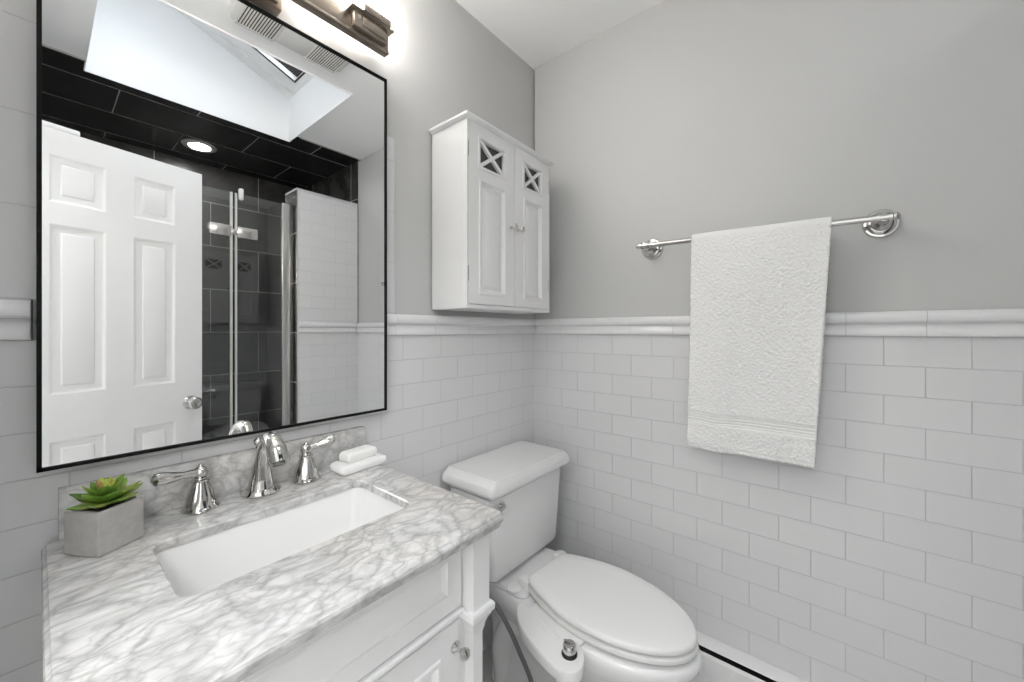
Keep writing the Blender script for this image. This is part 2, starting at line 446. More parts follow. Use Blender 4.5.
tag(rail('trim_1', (-.772, 0, RZ0), (-.001, 0, RZ0), (0, -1, 0), .04, ''), 'white ceramic chair rail between the mirror and the corner', 'chair rail', kind='structure')
tag(rail('trim_2', (0, -.022, RZ0), (0, -1.59, RZ0), (-1, 0, 0), .128, ''), 'white ceramic chair rail under the towel bar', 'chair rail', kind='structure')
tag(rail('trim_3', (XL, 0, RZ0), (-1.4365, 0, RZ0), (0, -1, 0), .05, ''), 'white ceramic chair rail beside the mirror over the planter', 'chair rail', kind='structure')
tag(rail('trim_4', (-.022, -1.593, RZ0), (-.398, -1.593, RZ0), (0, 1, 0), .05, ''), 'white ceramic chair rail on the shower partition, seen in the mirror', 'chair rail', kind='structure')
e = MB(); e.box(-1.4365, -1.4345, -.021, 0, RZ0, RZ0 + .067)  # thin black slab added for the dark line beside the mirror
tag(e.build('trim_5', M['black']), 'black slab standing in for the dark gap at the cut end of the chair rail', 'edge strip', kind='structure')
t = MB(); t.box(-.40, 0, SOF - .006, SOF + .004, ZC - .008, ZC + .001); t.box(XL, HX0, SOF - .006, SOF + .004, ZC - .008, ZC + .001)
structure('trim_6', t, M['brushed'], 'thin metal edge where the dark ceiling tile begins', 'edge strip')

# six-panel door standing open against the shower
A = math.radians(13)
EX, EY = -.904, -1.465
# local: +x runs from the free edge to the hinge; the face at local y=-.034 looks at the mirror
DM = Matrix.Translation((EX, EY, 0)) @ Matrix.Rotation(PI - A, 4, 'Z') @ Matrix.Translation((0, .034, 0))
d = MB(); d.xf = DM
XS = [(.11, .262), (.35, .51)]; ZS = [(.24, .812), (.995, 1.66), (1.746, 1.93)]
DW = .62
d.box(0, DW, -.034, 0, .01, .24); d.box(0, DW, -.034, 0, .812, .995); d.box(0, DW, -.034, 0, 1.66, 1.746); d.box(0, DW, -.034, 0, 1.93, 2.03)
for z0, z1 in ZS:
    for x0, x1 in ((0, XS[0][0]), (XS[0][1], XS[1][0]), (XS[1][1], DW)): d.box(x0, x1, -.034, 0, z0, z1)
    for x0, x1 in XS:
        d.box(x0, x1, -.026, -.012, z0, z1)
        steps = [(0, 0), (.003, -.001), (.010, -.0065), (.012, -.007), (.032, -.0075), (.036, -.004), (.038, -.0035)]
        d.loft([[(x0 + i, y, z0 + i), (x1 - i, y, z0 + i), (x1 - i, y, z1 - i), (x0 + i, y, z1 - i)] for i, y in steps], cap0=False)
        d.loft([[(x0 + i, -.034 - y, z0 + i), (x1 - i, -.034 - y, z0 + i), (x1 - i, -.034 - y, z1 - i), (x0 + i, -.034 - y, z1 - i)] for i, y in steps], cap0=False)
door = structure('door_1', d, M['door'], 'white six-panel door standing open, seen in the mirror', 'door', angle=25)
k = MB(); k.xf = DM; k.lathe([(.032, 0), (.032, .004), (.026, .009), (.012, .013), (.011, .03), (.022, .036), (.029, .045), (.029, .055), (.022, .062), (.010, .063), (.008, .060), (0.001, .060)], (.052, -.034, .892), (0, -1, 0), 32)
k.build('door_knob', M['chrome'], door)
k = MB(); k.xf = DM; k.box(.425, DW, -.034, 0, 2.03, 2.052, .006)
k.build('top_strip', M['door'], door)

# ------------------------------------------------------------------ shower things, seen in the mirror
sp = thing('shower_screen', (-.58, -1.65, 0), 'clear glass shower panel with metal channel, seen in the mirror beside the open door', 'shower door')
g = MB(); g.box(-.712, -.455, -1.654, -1.646, .02, 2.03); g.build('fixed_pane', M['shower_glass'], sp, smooth=False)
g = MB(); g.box(-1.40, -.727, -1.654, -1.646, .02, 2.03); g.build('door_pane', M['shower_glass'], sp, smooth=False)
g = MB(); g.box(-.714, -.704, -1.656, -1.644, .02, 2.03); g.build('pane_seal', M['glass_edge'], sp)
g = MB(); g.box(-.738, -.726, -1.656, -1.644, .02, 2.03); g.build('pane_seal', M['glass_edge'], sp)
g = MB(); g.box(-.470, -.4035, -1.662, -1.640, 0, 2.035, .003); g.build('wall_channel', M['brushed'], sp)
h = MB(); h.box(-.836, -.735, -1.670, -1.630, 1.775, 1.838, .004); h.box(-.705, -.604, -1.670, -1.630, 1.775, 1.838, .004); h.box(-.74, -.70, -1.662, -1.640, 1.79, 1.822, .003)
h.build('hinge', M['brushed'], sp)
h = MB(); h.box(-.697, -.673, -1.662, -1.634, 1.995, 2.062, .008); h.build('top_clip', M['plastic'], sp)
sv = thing('shower_valve', (-.64, -2.49, .815), 'chrome shower lever handle on the dark tile wall, seen in the mirror', 'shower handle')
v = MB(); v.lathe([(.035, 0), (.035, .006), (.018, .012), (.016, .045), (.001, .047)], (-.69, -2.49, .815), (0, 1, 0)); v.build('escutcheon', M['chrome'], sv)
v = MB(); v.tube([(-.69, -2.45, .815), (-.65, -2.45, .813), (-.62, -2.45, .812), (-.60, -2.45, .812)], [.009, .009, .016, .006]); v.build('lever', M['chrome'], sv)
rl = thing('recessed_downlight', (-.765, -2.172, ZC - .004), 'round lit recessed light in the dark shower ceiling, seen in the mirror', 'ceiling light')
v = MB(); v.lathe([(.058, -.001), (.060, -.007), (.088, -.006), (.092, 0.0)], (-.765, -2.172, ZC - .004), (0, 0, 1)); v.build('trim_ring', M['fan_plastic'], rl)
v = MB(); v.lathe([(.056, -.002), (.054, -.008), (.001, -.010)], (-.765, -2.172, ZC - .004)); v.build('lens', M['lit_can'], rl)

# exhaust fan
FX0, FX1, FY0, FY1 = -.985, -.555, -.765, -.50
fan = thing('exhaust_fan', ((FX0 + FX1) / 2, (FY0 + FY1) / 2, ZC), 'white ceiling exhaust fan with two slotted grilles, seen at the mirror top', 'exhaust fan')
v = MB(); cx, cy = (FX0 + FX1) / 2, (FY0 + FY1) / 2
v.loft([rrect(cx, cy, FX1 - FX0, FY1 - FY0, .035, ZC), rrect(cx, cy, FX1 - FX0, FY1 - FY0, .035, ZC - .014), rrect(cx, cy, FX1 - FX0 - .012, FY1 - FY0 - .012, .03, ZC - .024), rrect(cx, cy, FX1 - FX0 - .05, FY1 - FY0 - .034, .02, ZC - .030)], cap0=False)
v.build('housing', M['fan_plastic'], fan)
for gx0, gx1 in ((-.955, -.835), (-.705, -.585)):
    v = MB(); v.mi = 1; v.box(gx0, gx1, FY0 + .018, FY1 - .02, ZC - .0322, ZC - .025)  # dark sheet behind the slats stands in for the grille's shaded depth
    v.mi = 0
    n = 13
    for i in range(n + 1):
        x = gx0 + (gx1 - gx0) * i / n; v.box(x - .0023, x + .0023, FY0 + .018, FY1 - .02, ZC - .0345, ZC - .0315)
    v.box(gx0 - .006, gx1 + .006, FY0 + .012, FY0 + .02, ZC - .035, ZC - .025); v.box(gx0 - .006, gx1 + .006, FY1 - .022, FY1 - .014, ZC - .035, ZC - .025)
    v.build('grille', [M['fan_plastic'], M['soil']], fan, smooth=False)
v = MB(); v.box(-.825, -.715, FY0 + .02, FY1 - .02, ZC - .033, ZC - .02, .004); v.build('light_lens', M['fan_plastic'], fan)

# ------------------------------------------------------------------ wall mirror
MX0, MX1, MZ0, MZ1, MY = -1.431, -.777, 1.011, 1.984, -.030
mr = thing('wall_mirror', ((MX0 + MX1) / 2, -.002, MZ0), 'large rectangular wall mirror in a thin black frame above the vanity', 'mirror')
v = MB(); fw = .006
v.box(MX0, MX0 + fw, MY - .004, -.002, MZ0, MZ1); v.box(MX1 - fw * .8, MX1, MY - .004, -.002, MZ0, MZ1)
v.box(MX0, MX1, MY - .004, -.002, MZ0, MZ0 + fw); v.box(MX0, MX1, MY - .004, -.002, MZ1 - fw, MZ1)
v.build('frame', M['black_metal'], mr, smooth=False)
v = MB(); v.box(MX0 + .004, MX1 - .003, MY, -.012, MZ0 + .004, MZ1 - .004); v.build('glass', M['mirror'], mr, smooth=False)

# ------------------------------------------------------------------ vanity light
vl = thing('vanity_light', (-1.10, .008, 2.07), 'bronze wall light bar with glowing square glass shades above the mirror', 'wall light')
v = MB(); v.box(-1.16, -1.056, -.022, .008, 2.014, 2.14, .003); v.box(-1.15, -1.066, -.03, -.02, 2.024, 2.13, .003); v.build('back_plate', M['bronze'], vl)
v = MB(); v.box(-1.40, -.802, -.080, -.060, 2.022, 2.076, .002); v.box(-1.40, -.802, -.083, -.075, 2.022, 2.030, .0015); v.build('bar', M['bronze'], vl)
v = MB(); v.box(-1.118, -1.098, -.062, -.024, 2.05, 2.07); v.build('arm', M['bronze'], vl)
for sx in (-.861, -1.101, -1.341):
    b = MB(); b.box(sx - .052, sx + .045, -.096, -.078, 2.036, 2.078, .002); b.box(sx - .03, sx + .036, -.1, -.094, 2.043, 2.066, .002)
    b.box(sx - .062, sx + .062, -.104, -.018, 2.076, 2.081, .001); b.box(sx - .03, sx + .05, -.109, -.101, 2.078, 2.098, .002)
    b.build('shade_holder', M['bronze'], vl)
    b = MB(); b.loft([rrect(sx, -.06, .116, .078, .006, 2.0815), rrect(sx, -.06, .118, .08, .006, 2.085), rrect(sx, -.06, .118, .08, .006, 2.285)])
    b.build('glass_shade', M['lit_shade'], vl)

# ------------------------------------------------------------------ wall cabinet
CX0, CX1, CYF, CZ0, CZ1 = -.583, -.125, -.150, 1.316, 1.908
wc = thing('wall_cabinet', ((CX0 + CX1) / 2, 0, CZ0), 'white two-door wall cabinet with crossed dark windows hung above the toilet', 'wall cabinet')
v = MB()
v.box(CX0, CX0 + .016, CYF, -.001, CZ0, CZ1); v.box(CX1 - .016, CX1, CYF, -.001, CZ0, CZ1); v.box(CX0 + .016, CX1 - .016, CYF, -.001, CZ0, CZ0 + .014)
v.box(CX0 + .016, CX1 - .016, -.012, -.001, CZ0 + .014, CZ1 - .016); v.box(CX0 + .016, CX1 - .016, CYF, -.001, CZ1 - .016, CZ1)
v.box(CX0 + .016, CX1 - .016, -.14, -.012, 1.6, 1.612)
v.box(CX0 + .0002, CX0 + .0062, CYF - .0195, CYF + .001, CZ0 + .0005, CZ1 - .0005); v.box(CX1 - .0062, CX1 - .0002, CYF - .0195, CYF + .001, CZ0 + .0005, CZ1 - .0005)
v.box(CX0 + .0064, CX1 - .0064, CYF - .0195, CYF + .001, CZ0 + .0005, CZ0 + .012)
v.build('body', M['cabinet'], wc)
v = MB()
def crown(o, z): return [(CX0 - o, -.0005, z), (CX0 - o, CYF - .02 - o, z), (CX1 + o, CYF - .02 - o, z), (CX1 + o, -.0005, z)]
v.loft([crown(.0, CZ1 - .002), crown(.004, CZ1 - .001), crown(.012, CZ1 + .004), crown(.014, CZ1 + .006), crown(.014, CZ1 + .012), crown(.010, CZ1 + .015)])
v.build('crown', M['cabinet'], wc, angle=20)
def cab_door(x0, x1, knob_x, hinge_x):
    z0, z1, yf = 1.330, 1.906, CYF - .020
    d = MB(); wx0, wx1 = x0 + .046, x1 - .050
    if knob_x < (x0 + x1) / 2: wx0, wx1 = x0 + .050, x1 - .047
    Z = [(1.362, 1.732), (1.772, 1.866)]
    yb = yf + .018
    d.box(x0, wx0, yf, yb, z0, z1); d.box(wx1, x1, yf, yb, z0, z1)
    d.box(wx0, wx1, yf, yb, z0, Z[0][0]); d.box(wx0, wx1, yf, yb, Z[0][1], Z[1][0]); d.box(wx0, wx1, yf, yb, Z[1][1], z1)
    d.box(wx0, wx1, yf + .012, yb, *Z[0])
    panel_y(d, wx0, wx1, Z[0][0], Z[0][1], yf, [(-.002, 0), (0, -.004), (.006, -.005), (.011, .002), (.013, .007), (.020, .008), (.030, .001), (.033, .0)])
    # window moulding
    d.loft([rect_y(wx0, wx1, Z[1][0], Z[1][1], i, yf + dd) for i, dd in ((-.006, 0), (-.005, -.003), (.003, -.003), (.006, .002), (.006, .016))], cap0=False, cap1=False)
    do = d.build('door', M['cabinet'], wc, angle=22)
    g = MB(); g.box(wx0, wx1, yf + .012, yf + .015, *Z[1]); g.build('window_pane', M['cab_glass'], do, smooth=False)
    x = MB()
    zc, xc = sum(Z[1]) / 2, (wx0 + wx1) / 2; hx, hz = (wx1 - wx0) / 2, (Z[1][1] - Z[1][0]) / 2
    for s in (1, -1):
        p = Vector((xc - hx, 0, zc - s * hz)); q = Vector((xc + hx, 0, zc + s * hz)); dr = (q - p).normalized(); nn = Vector((-dr.z, 0, dr.x)) * .0055
        x.loft([[p + nn + Vector((0, y, 0)), q + nn + Vector((0, y, 0)), q - nn + Vector((0, y, 0)), p - nn + Vector((0, y, 0))] for y in ((yf + .011), (yf + .001 + .001 * (s > 0)))])
    x.build('cross_muntin', M['cabinet'], do, smooth=False)
    kb = MB(); kb.lathe([(.007, 0), (.006, .003), (.004, .006), (.004, .012), (.010, .016), (.0115, .021), (.009, .026), (.001, .028)], (knob_x, yf, 1.608), (0, -1, 0), 20)
    kb.build('knob', M['chrome'], do)
    for hz in (1.425, 1.817):
        h = MB(); h.tube([(hinge_x, yf + .002, hz - .024), (hinge_x, yf + .002, hz + .024)], .0022, 10); h.build('hinge', M['hose'], do)
SEAM = -.347
cab_door(CX0 + .0078, SEAM - .0017, SEAM - .022, CX0 + .007)
cab_door(SEAM + .0017, CX1 - .0078, SEAM + .018, CX1 - .007)
v = MB(); v.box(CX1, CX1 + .004, CYF - .01, CYF + .006, 1.585, 1.612, .001); v.ball((CX1 + .004, CYF - .004, 1.592), .005); v.build('side_catch', M['chrome'], wc)

# ------------------------------------------------------------------ towel bar and towel
BX = -.075
p0, p1 = Vector((BX, -.537, 1.543)), Vector((BX, -1.148, 1.531))
tb = thing('towel_bar', (0, -.84, 1.535), 'chrome towel bar with round rosettes on the grey wall', 'towel bar')
v = MB(); dd = (p1 - p0).normalized(); v.tube([p0 - dd * .02, p1 + dd * .018], .0085, 20)
for q, s in ((p0, -1), (p1, 1)):
    for r, h in ((.0115, .012), (.0115, -.012)): v.tube([q + dd * (s * h - .003), q + dd * (s * h + .003)], r, 20)
    v.ball(q + dd * s * .021, .0100)
v.build('bar', M['chrome'], tb)
for q in (p0, p1):
    v = MB(); v.lathe([(.038, -.001), (.038, .006), (.035, .010), (.030, .0105), (.029, .014), (.025, .017), (.021, .0175), (.019, .024), (.012, .030), (.010, .050), (.013, .056), (.014, .075), (.010, .086), (.001, .088)], (.008, q.y, q.z), (-1, 0, 0), 36)
    v.build('rosette', M['chrome'], tb)

def towel():
    nt, ns = 130, 420
    bm = bmesh.new()
    R = .0142
    zt = 1.537
    # path in (x offset from bar, z): front bottom -> over the bar -> back bottom
    front = zt - .870; back = zt - .93
    arc = PI * R; tot = front + arc + back
    grid = []
    for i in range(ns + 1):
        s = tot * i / ns; row = []
        for j in range(nt + 1):
            t = j / nt
            if s < front: x, z, side, drop = BX - R, .870 + s, -1, (front - s) / front
            elif s < front + arc:
                a = (s - front) / R; x, z, side, drop = BX - R * math.cos(a), zt + R * math.sin(a), 0, 0
            else: x, z, side, drop = BX + R, zt - (s - front - arc), 1, (s - front - arc) / back
            ya = -.696 + .010 * drop; yb = -1.046 + .036 * drop
            y = ya + (yb - ya) * t
            z += ((p0.z + (p1.z - p0.z) * (y - p0.y) / (p1.y - p0.y)) - 1.537) * (1 - drop) + .002 * drop if side <= 0 else 0
            if side == -1:
                fold = noise.noise(Vector((y * 9, z * 1.1, 3.1))) * .016 + noise.noise(Vector((y * 24, z * 3.0, 9))) * .006
                fold += -.006 * math.exp(-((y + .855) / .02) ** 2) * smoothstep(0, .4, drop)
                x += fold * smoothstep(.02, .5, drop) - .004 * drop
                zz = z
                band = smoothstep(.950, .955, zz) * (1 - smoothstep(.984, .988, zz))
                if band > 0: x += band * (.0040 + .0036 * math.sin((zz - .95) * 2 * PI / .0085))
                if zz < .948: x += .0035 * noise.noise(Vector((y * 16, zz * 25, 1)))
                if zz < .887: x += .0025 * smoothstep(.889, .885, zz) + .0008 * math.sin(y * 900)
                z += .006 * noise.noise(Vector((y * 7, 0, 7))) * drop
            elif side == 1:
                x = min(x, -.04)
            row.append(bm.verts.new((x, y, z)))
        grid.append(row)
    for i in range(ns):
        for j in range(nt):
            bm.faces.new((grid[i][j], grid[i][j + 1], grid[i + 1][j + 1], grid[i + 1][j]))
    bmesh.ops.recalc_face_normals(bm, faces=list(bm.faces))
    me = bpy.data.meshes.new('bath_towel'); bm.to_mesh(me); bm.free(); me.materials.append(M['terry'])
    for p in me.polygons: p.use_smooth = True
    o = bpy.data.objects.new('bath_towel', me); COL.objects.link(o)
    s = o.modifiers.new('thick', 'SOLIDIFY'); s.thickness = .0095; s.offset = 0; s.use_even_offset = False
    b = o.modifiers.new('round', 'SUBSURF'); b.levels = 1; b.render_levels = 1
    tx = bpy.data.textures.new('loops', 'CLOUDS'); tx.noise_scale = .0062; tx.noise_depth = 2
    dpl = o.modifiers.new('pile', 'DISPLACE'); dpl.texture = tx; dpl.strength = .0058; dpl.mid_level = .5; dpl.texture_coords = 'LOCAL'
    vg = o.vertex_groups.new(name='pile')
    for vtx in me.vertices:
        z = vtx.co.z; wgt = .35 if z > 1.53 else 1.0
        if vtx.co.x < BX - .005 and .950 < z < .988: wgt = .12
        vg.add([vtx.index], wgt, 'REPLACE')
    dpl.vertex_group = 'pile'
    return tag(o, 'white terry bath towel draped over the chrome towel bar', 'towel')
towel()

# ------------------------------------------------------------------ vanity cabinet
VX0, VX1 = -1.405, -.860
va = thing('vanity_cabinet', ((VX0 + VX1) / 2, -.26, 0), 'white panelled bathroom vanity cabinet under the marble counter', 'vanity cabinet')
v = MB()
v.box(VX0 + .004, VX0 + .022, -.478, -.004, .07, .856); v.box(VX1 - .022, VX1 - .004, -.478, -.004, .07, .856)
v.box(VX0 + .022, VX1 - .022, -.478, -.004, .07, .088); v.box(VX0 + .022, VX1 - .022, -.016, -.004, .07, .856)
v.box(VX0 + .022, VX1 - .022, -.484, -.466, .846, .856); v.box(VX0 + .022, VX1 - .022, -.478, -.46, .088, .12); v.box(VX1 - .065, VX1 - .0225, -.4835, -.466, .088, .845); v.box(VX0 + .0225, VX0 + .065, -.4835, -.466, .088, .845)
v.build('body', M['cabinet'], va)
def post(xc):
    p = MB(); yc = -.4975
    p.box(xc - .0225, xc + .0225, yc - .0225, yc + .0225, .705, .856, .0015)
    def sq(h, z):
        return [(xc + h, yc + h, z), (xc - h, yc + h, z), (xc - h, yc - h, z), (xc + h, yc - h, z)]
    p.loft([sq(.0125, .652), sq(.0145, .657), sq(.016, .662), sq(.016, .667), sq(.019, .676), sq(.0245, .685), sq(.027, .692), sq(.030, .693), sq(.0305, .704), sq(.0285, .708), sq(.0225, .709)])
    p.loft([sq(.009, 0), sq(.0095, .006), sq(.0125, .10), sq(.0125, .115), sq(.0155, .12), sq(.0155, .135), sq(.0125, .14), sq(.0125, .66)])
    return p.build('corner_post', M['cabinet'], va, angle=20)
post(VX1 - .0225); post(VX0 + .0225)
FX0_, FX1_ = VX0 + .045 + .003, VX1 - .045 - .003
v = MB(); v.box(FX0_, FX1_, -.489, -.474, .714, .846)
v2 = MB(); panel = [(0, 0), (.034, 0), (.035, .003), (.043, .008), (.0445, .0085)]
v2.loft([rect_y(FX0_, FX1_, .714, .846, i, -.490 + dd) for i, dd in panel], cap0=False)
v2.box(FX0_, FX1_, -.480, -.476, .714, .846)
v2.build('drawer_front', M['cabinet'], va, angle=20)
v = MB()
v.loft([[(x, y, z) for y, z in ((-.476, .694), (-.488, .694), (-.492, .697), (-.494, .701), (-.499, .703), (-.500, .709), (-.496, .712), (-.476, .712))] for x in (FX0_, FX1_)])
v.build('mid_rail', M['cabinet'], va, angle=20)
d = MB(); DX0, DX1, DZ0, DZ1 = FX0_ + .003, FX1_ - .004, .128, .691
d.box(DX0 + .0655, DX1 - .0655, -.4825, -.478, DZ0 + .06, DZ1 - .06)
d.loft([rect_y(DX0, DX1, DZ0, DZ1, i, -.490 + dd) for i, dd in ((0, .006), (.001, .001), (.003, 0), (.048, 0), (.050, -.004), (.057, -.005), (.062, .001), (.066, .005), (.078, .005), (.092, .0)) ], cap0=False)
do = d.build('door', M['cabinet'], va, angle=20)
kb = MB(); kb.lathe([(.0105, -.001), (.0105, .003), (.007, .006), (.0042, .009), (.004, .017), (.008, .021), (.0108, .026), (.0105, .031), (.0065, .035), (.001, .036)], (-.925, -.490, .643), (0, -1, 0), 24)
kb.build('knob', M['chrome'], do)

# countertop with sink cut-out
KX0, KX1, KY0, KY1, KZ = -1.426, -.836, -.546, -.002, .885
SX0, SX1, SY0, SY1 = -1.308, -.935, -.372, -.158
def kring(ins, z, r):
    return rrect((KX0 + KX1) / 2, (KY0 + KY1) / 2, KX1 - KX0 - 2 * ins, KY1 - KY0 - 2 * ins, r, z, 8)
def sring(out, z, r=.022):
    return rrect((SX0 + SX1) / 2, (SY0 + SY1) / 2, SX1 - SX0 + 2 * out, SY1 - SY0 + 2 * out, r + out, z, 8)
ct = thing('countertop', ((KX0 + KX1) / 2, -.27, .857), 'white and grey veined marble countertop with a rectangular sink cut-out', 'countertop')
v = MB(); RC = .016
v.loft([sring(0, .868), sring(0, .8825), sring(.0025, KZ), kring(.010, KZ, RC - .006), kring(.006, KZ - .001, RC - .004), kring(.0045, KZ - .004, RC - .003), kring(.0015, KZ - .006, RC), kring(0, KZ - .010, RC), kring(.001, KZ - .015, RC), kring(.005, KZ - .021, RC - .003), kring(.006, KZ - .026, RC - .003), kring(.008, .857, RC - .004), kring(.035, .857, .005), kring(.035, .868, .005), sring(0, .868)], cap0=False, cap1=False)
v.build('slab', M['marble'], ct, angle=30)
v = MB(); v.box(-1.407, -.838, -.021, -.001, .8845, .972, .002); v.build('backsplash', M['marble'], ct)

sk = thing('sink_basin', ((SX0 + SX1) / 2, (SY0 + SY1) / 2, .72), 'white rectangular undermount sink set into the marble countertop', 'sink')
v = MB()
v.loft([sring(.03, .8676, .03), sring(.004, .8676, .03), sring(.002, .862, .03), sring(-.006, .79, .035), sring(-.012, .755, .04), sring(-.022, .738, .045), sring(-.045, .728, .05), sring(-.085, .722, .02), sring(-.085, .712, .02),
        sring(-.04, .716, .05), sring(-.012, .730, .05), sring(0.0, .755, .045), sring(.012, .85, .04), sring(.03, .855, .035), sring(.03, .8676, .03)], cap0=False, cap1=False)
v.loft([sring(-.085, .722, .02), sring(-.0855, .7215, .02)])
v.build('bowl', M['porcelain'], sk, angle=40)
v = MB(); v.lathe([(.023, .722), (.022, .7255), (.016, .7245), (.015, .722), (.001, .7235)], ((SX0 + SX1) / 2, (SY0 + SY1) / 2, 0)); v.build('drain', M['chrome'], sk)

# faucet
FXc, FYc = -1.113, -.060
KT = KZ; KZ = KZ + .0004
fa = thing('faucet', (FXc, FYc, KZ), 'polished chrome widespread faucet with arched spout and two lever handles', 'faucet')
v = MB()
v.lathe([(.037, 0), (.038, .003), (.035, .006), (.030, .009), (.028, .012)], (FXc, FYc, KZ), (0, 0, 1), 36)
path = bez([(FXc, FYc, KZ + .006), (FXc, FYc - .002, KZ + .035), (FXc, FYc - .008, KZ + .075), (FXc, FYc - .020, KZ + .108), (FXc, FYc - .041, KZ + .127), (FXc, FYc - .066, KZ + .126), (FXc, FYc - .088, KZ + .110), (FXc, FYc - .103, KZ + .086)], 6)
rad = lerp_list([.0280, .0215, .0145, .0115, .0125, .0165, .0195, .0200], 6)
v.tube(path, rad, 24)
sp_ = v.build('spout', M['chrome'], fa, angle=50)
v = MB(); e = path[-1]; dn = (path[-1] - path[-4]).normalized(); v.tube([e - dn * .002, e + dn * .004], .0115, 20); v.build('aerator', M['hose'], sp_)
v = MB(); v.tube([(-1.111, -.036, KZ), (-1.111, -.036, .985)], .003, 10); v.lathe([(.003, 0), (.006, .001), (.006, .004), (.0035, .006), (.0085, .011), (.010, .016), (.0085, .021), (.004, .025), (.001, .026)], (-1.111, -.036, .976)); v.build('lift_rod', M['chrome'], sp_)
def handle(x, y, tip):
    h = MB()
    h.lathe([(.030, 0), (.0315, .003), (.030, .006), (.0265, .009), (.026, .012), (.023, .024), (.0185, .038), (.0145, .050), (.0125, .055), (.0155, .0565), (.0155, .0595), (.0115, .061), (.0105, .064)], (x, y, KZ), (0, 0, 1), 40, (5, 8, 10, .045))
    ho = h.build('handle', M['chrome'], fa, angle=50)
    l = MB(); hub = Vector((x, y, KZ + .073)); tip = Vector(tip)
    l.ball(hub, .0135); l.ball(hub + Vector((0, 0, .012)), .005)
    l.tube([hub, hub.lerp(tip, .25), hub.lerp(tip, .4), hub.lerp(tip, .6), hub.lerp(tip, .8), hub.lerp(tip, .94), tip], [.0095, .008, .0072, .0105, .0132, .0118, .005], 18, flat=.85)
    l.build('lever', M['chrome'], ho)
handle(-1.220, -.057, (-1.297, -.082, .970))
handle(-1.018, -.062, (-.955, -.080, .974))

KZ = KT
# soap and wash cloth
def pillow(c, sx, sy, sz, ang, wob, n=28, seedv=0, top=0.35):
    mb = MB(); Rm = Matrix.Rotation(ang, 3, 'Z'); loops = []
    prof = [(.0, .90), (.10, .97), (.3, 1.0), (.6, .99), (.82, .95), (.95, .86), (1.0, .70), (1.02, .35)]
    for h, k in prof:
        L_ = []
        for q in rrect(0, 0, sx * k, sy * k, min(sx, sy) * .14 * k, 0, 7):
            w_ = noise.noise(Vector((q.x * 40, q.y * 40, seedv + h))) * wob
            L_.append(Vector(c) + Rm @ Vector((q.x, q.y, 0)) * (1 + w_) + Vector((0, 0, sz * h * (1 + w_))))
        loops.append(L_)
    mb.loft(loops); return mb
wcl = pillow((-.890, -.079, KZ + .0004), .134, .070, .021, math.radians(3), .10, seedv=3)
tag(wcl.build('washcloth', M['cloth'], loc=(-.890, -.079, KZ), angle=60), 'folded white washcloth lying on the marble beside the faucet', 'washcloth')
so = pillow((-.889, -.074, KZ + .0222), .090, .046, .024, math.radians(7), .03, seedv=8)
tag(so.build('soap_bar', M['soap'], loc=(-.887, -.074, KZ + .0245), angle=60), 'rounded white soap bar resting on the folded washcloth', 'soap')

# ------------------------------------------------------------------ planter
PC = Vector((-1.3573, -.1028, KZ + .0004)); PA = math.radians(31)
pl = thing('potted_succulent', PC, 'green succulent in a square grey concrete pot on the marble counter', 'potted plant')
v = MB(); Rz = Matrix.Translation(PC) @ Matrix.Rotation(PA, 4, 'Z'); v.xf = Rz
hs = .034
v.loft([rrect(0, 0, 2 * hs - .004, 2 * hs - .004, .002, 0, 3), rrect(0, 0, 2 * hs, 2 * hs, .003, .002, 3), rrect(0, 0, 2 * hs, 2 * hs, .003, .0695, 3), rrect(0, 0, 2 * hs - .003, 2 * hs - .003, .003, .071, 3),
        rrect(0, 0, 2 * hs - .011, 2 * hs - .011, .003, .071, 3), rrect(0, 0, 2 * hs - .013, 2 * hs - .013, .003, .058, 3)], cap1=True)
v.build('pot', M['concrete'], pl, angle=30)
v = MB(); v.xf = Rz; v.loft([rrect(0, 0, .051, .051, .003, .058, 3), rrect(0, 0, .051, .051, .003, .064, 3), rrect(0, 0, .03, .03, .003, .067, 3)]); v.build('soil', M['soil'], pl)
random.seed(11)
def leaf(az, length, width, tilt, z0, r0, m, curl=.35):
    mb = MB(); loops = []; n = 9
    a = Vector((math.cos(az), math.sin(az), 0)); b = Vector((-math.sin(az), math.cos(az), 0)); up = Vector((0, 0, 1))
    p = PC + Vector((0, 0, z0)) + a * r0; ang = tilt
    for k in range(n + 1):
        t = k / n
        wd = width * (math.sin(PI * min(1, t * .86 + .14)) ** .8 * (1 - .18 * t)) if t < 1 else .0004
        wd = max(wd, .0004)
        th = max(.0042 * (1 - t) ** .6 * (.6 + .8 * t), .0005)
        dirv = a * math.cos(ang) + up * math.sin(ang); nrm = up * math.cos(ang) - a * math.sin(ang)
        loops.append([p + b * wd * math.cos(q) + nrm * (th * math.sin(q) + (wd * .28) * math.cos(q) ** 2) for q in [2 * PI * i / 10 for i in range(10)]])
        p = p + dirv * (length / n); ang += curl / n
    mb.loft(loops); mb.build('leaf', m, pl, angle=60)
for ring_, (cnt, ln, wd, tl, z0, r0) in enumerate(((6, .050, .0150, .10, .071, .003), (6, .047, .0150, .40, .075, .003), (6, .036, .0125, .72, .081, .003), (6, .026, .0085, 1.0, .088, .002), (6, .018, .0048, 1.2, .094, .001))):
    for i in range(cnt):
        az = 2 * PI * (i + .5 * (ring_ % 2) + random.uniform(-.12, .12)) / cnt + .3
        m = M['leaf'] if ring_ < 3 else M['leaf_young']
        if ring_ == 3 and i in (2, 3): m = M['leaf_red']
        leaf(az, ln * random.uniform(.9, 1.08), wd, tl + random.uniform(-.08, .08), z0, r0, m)

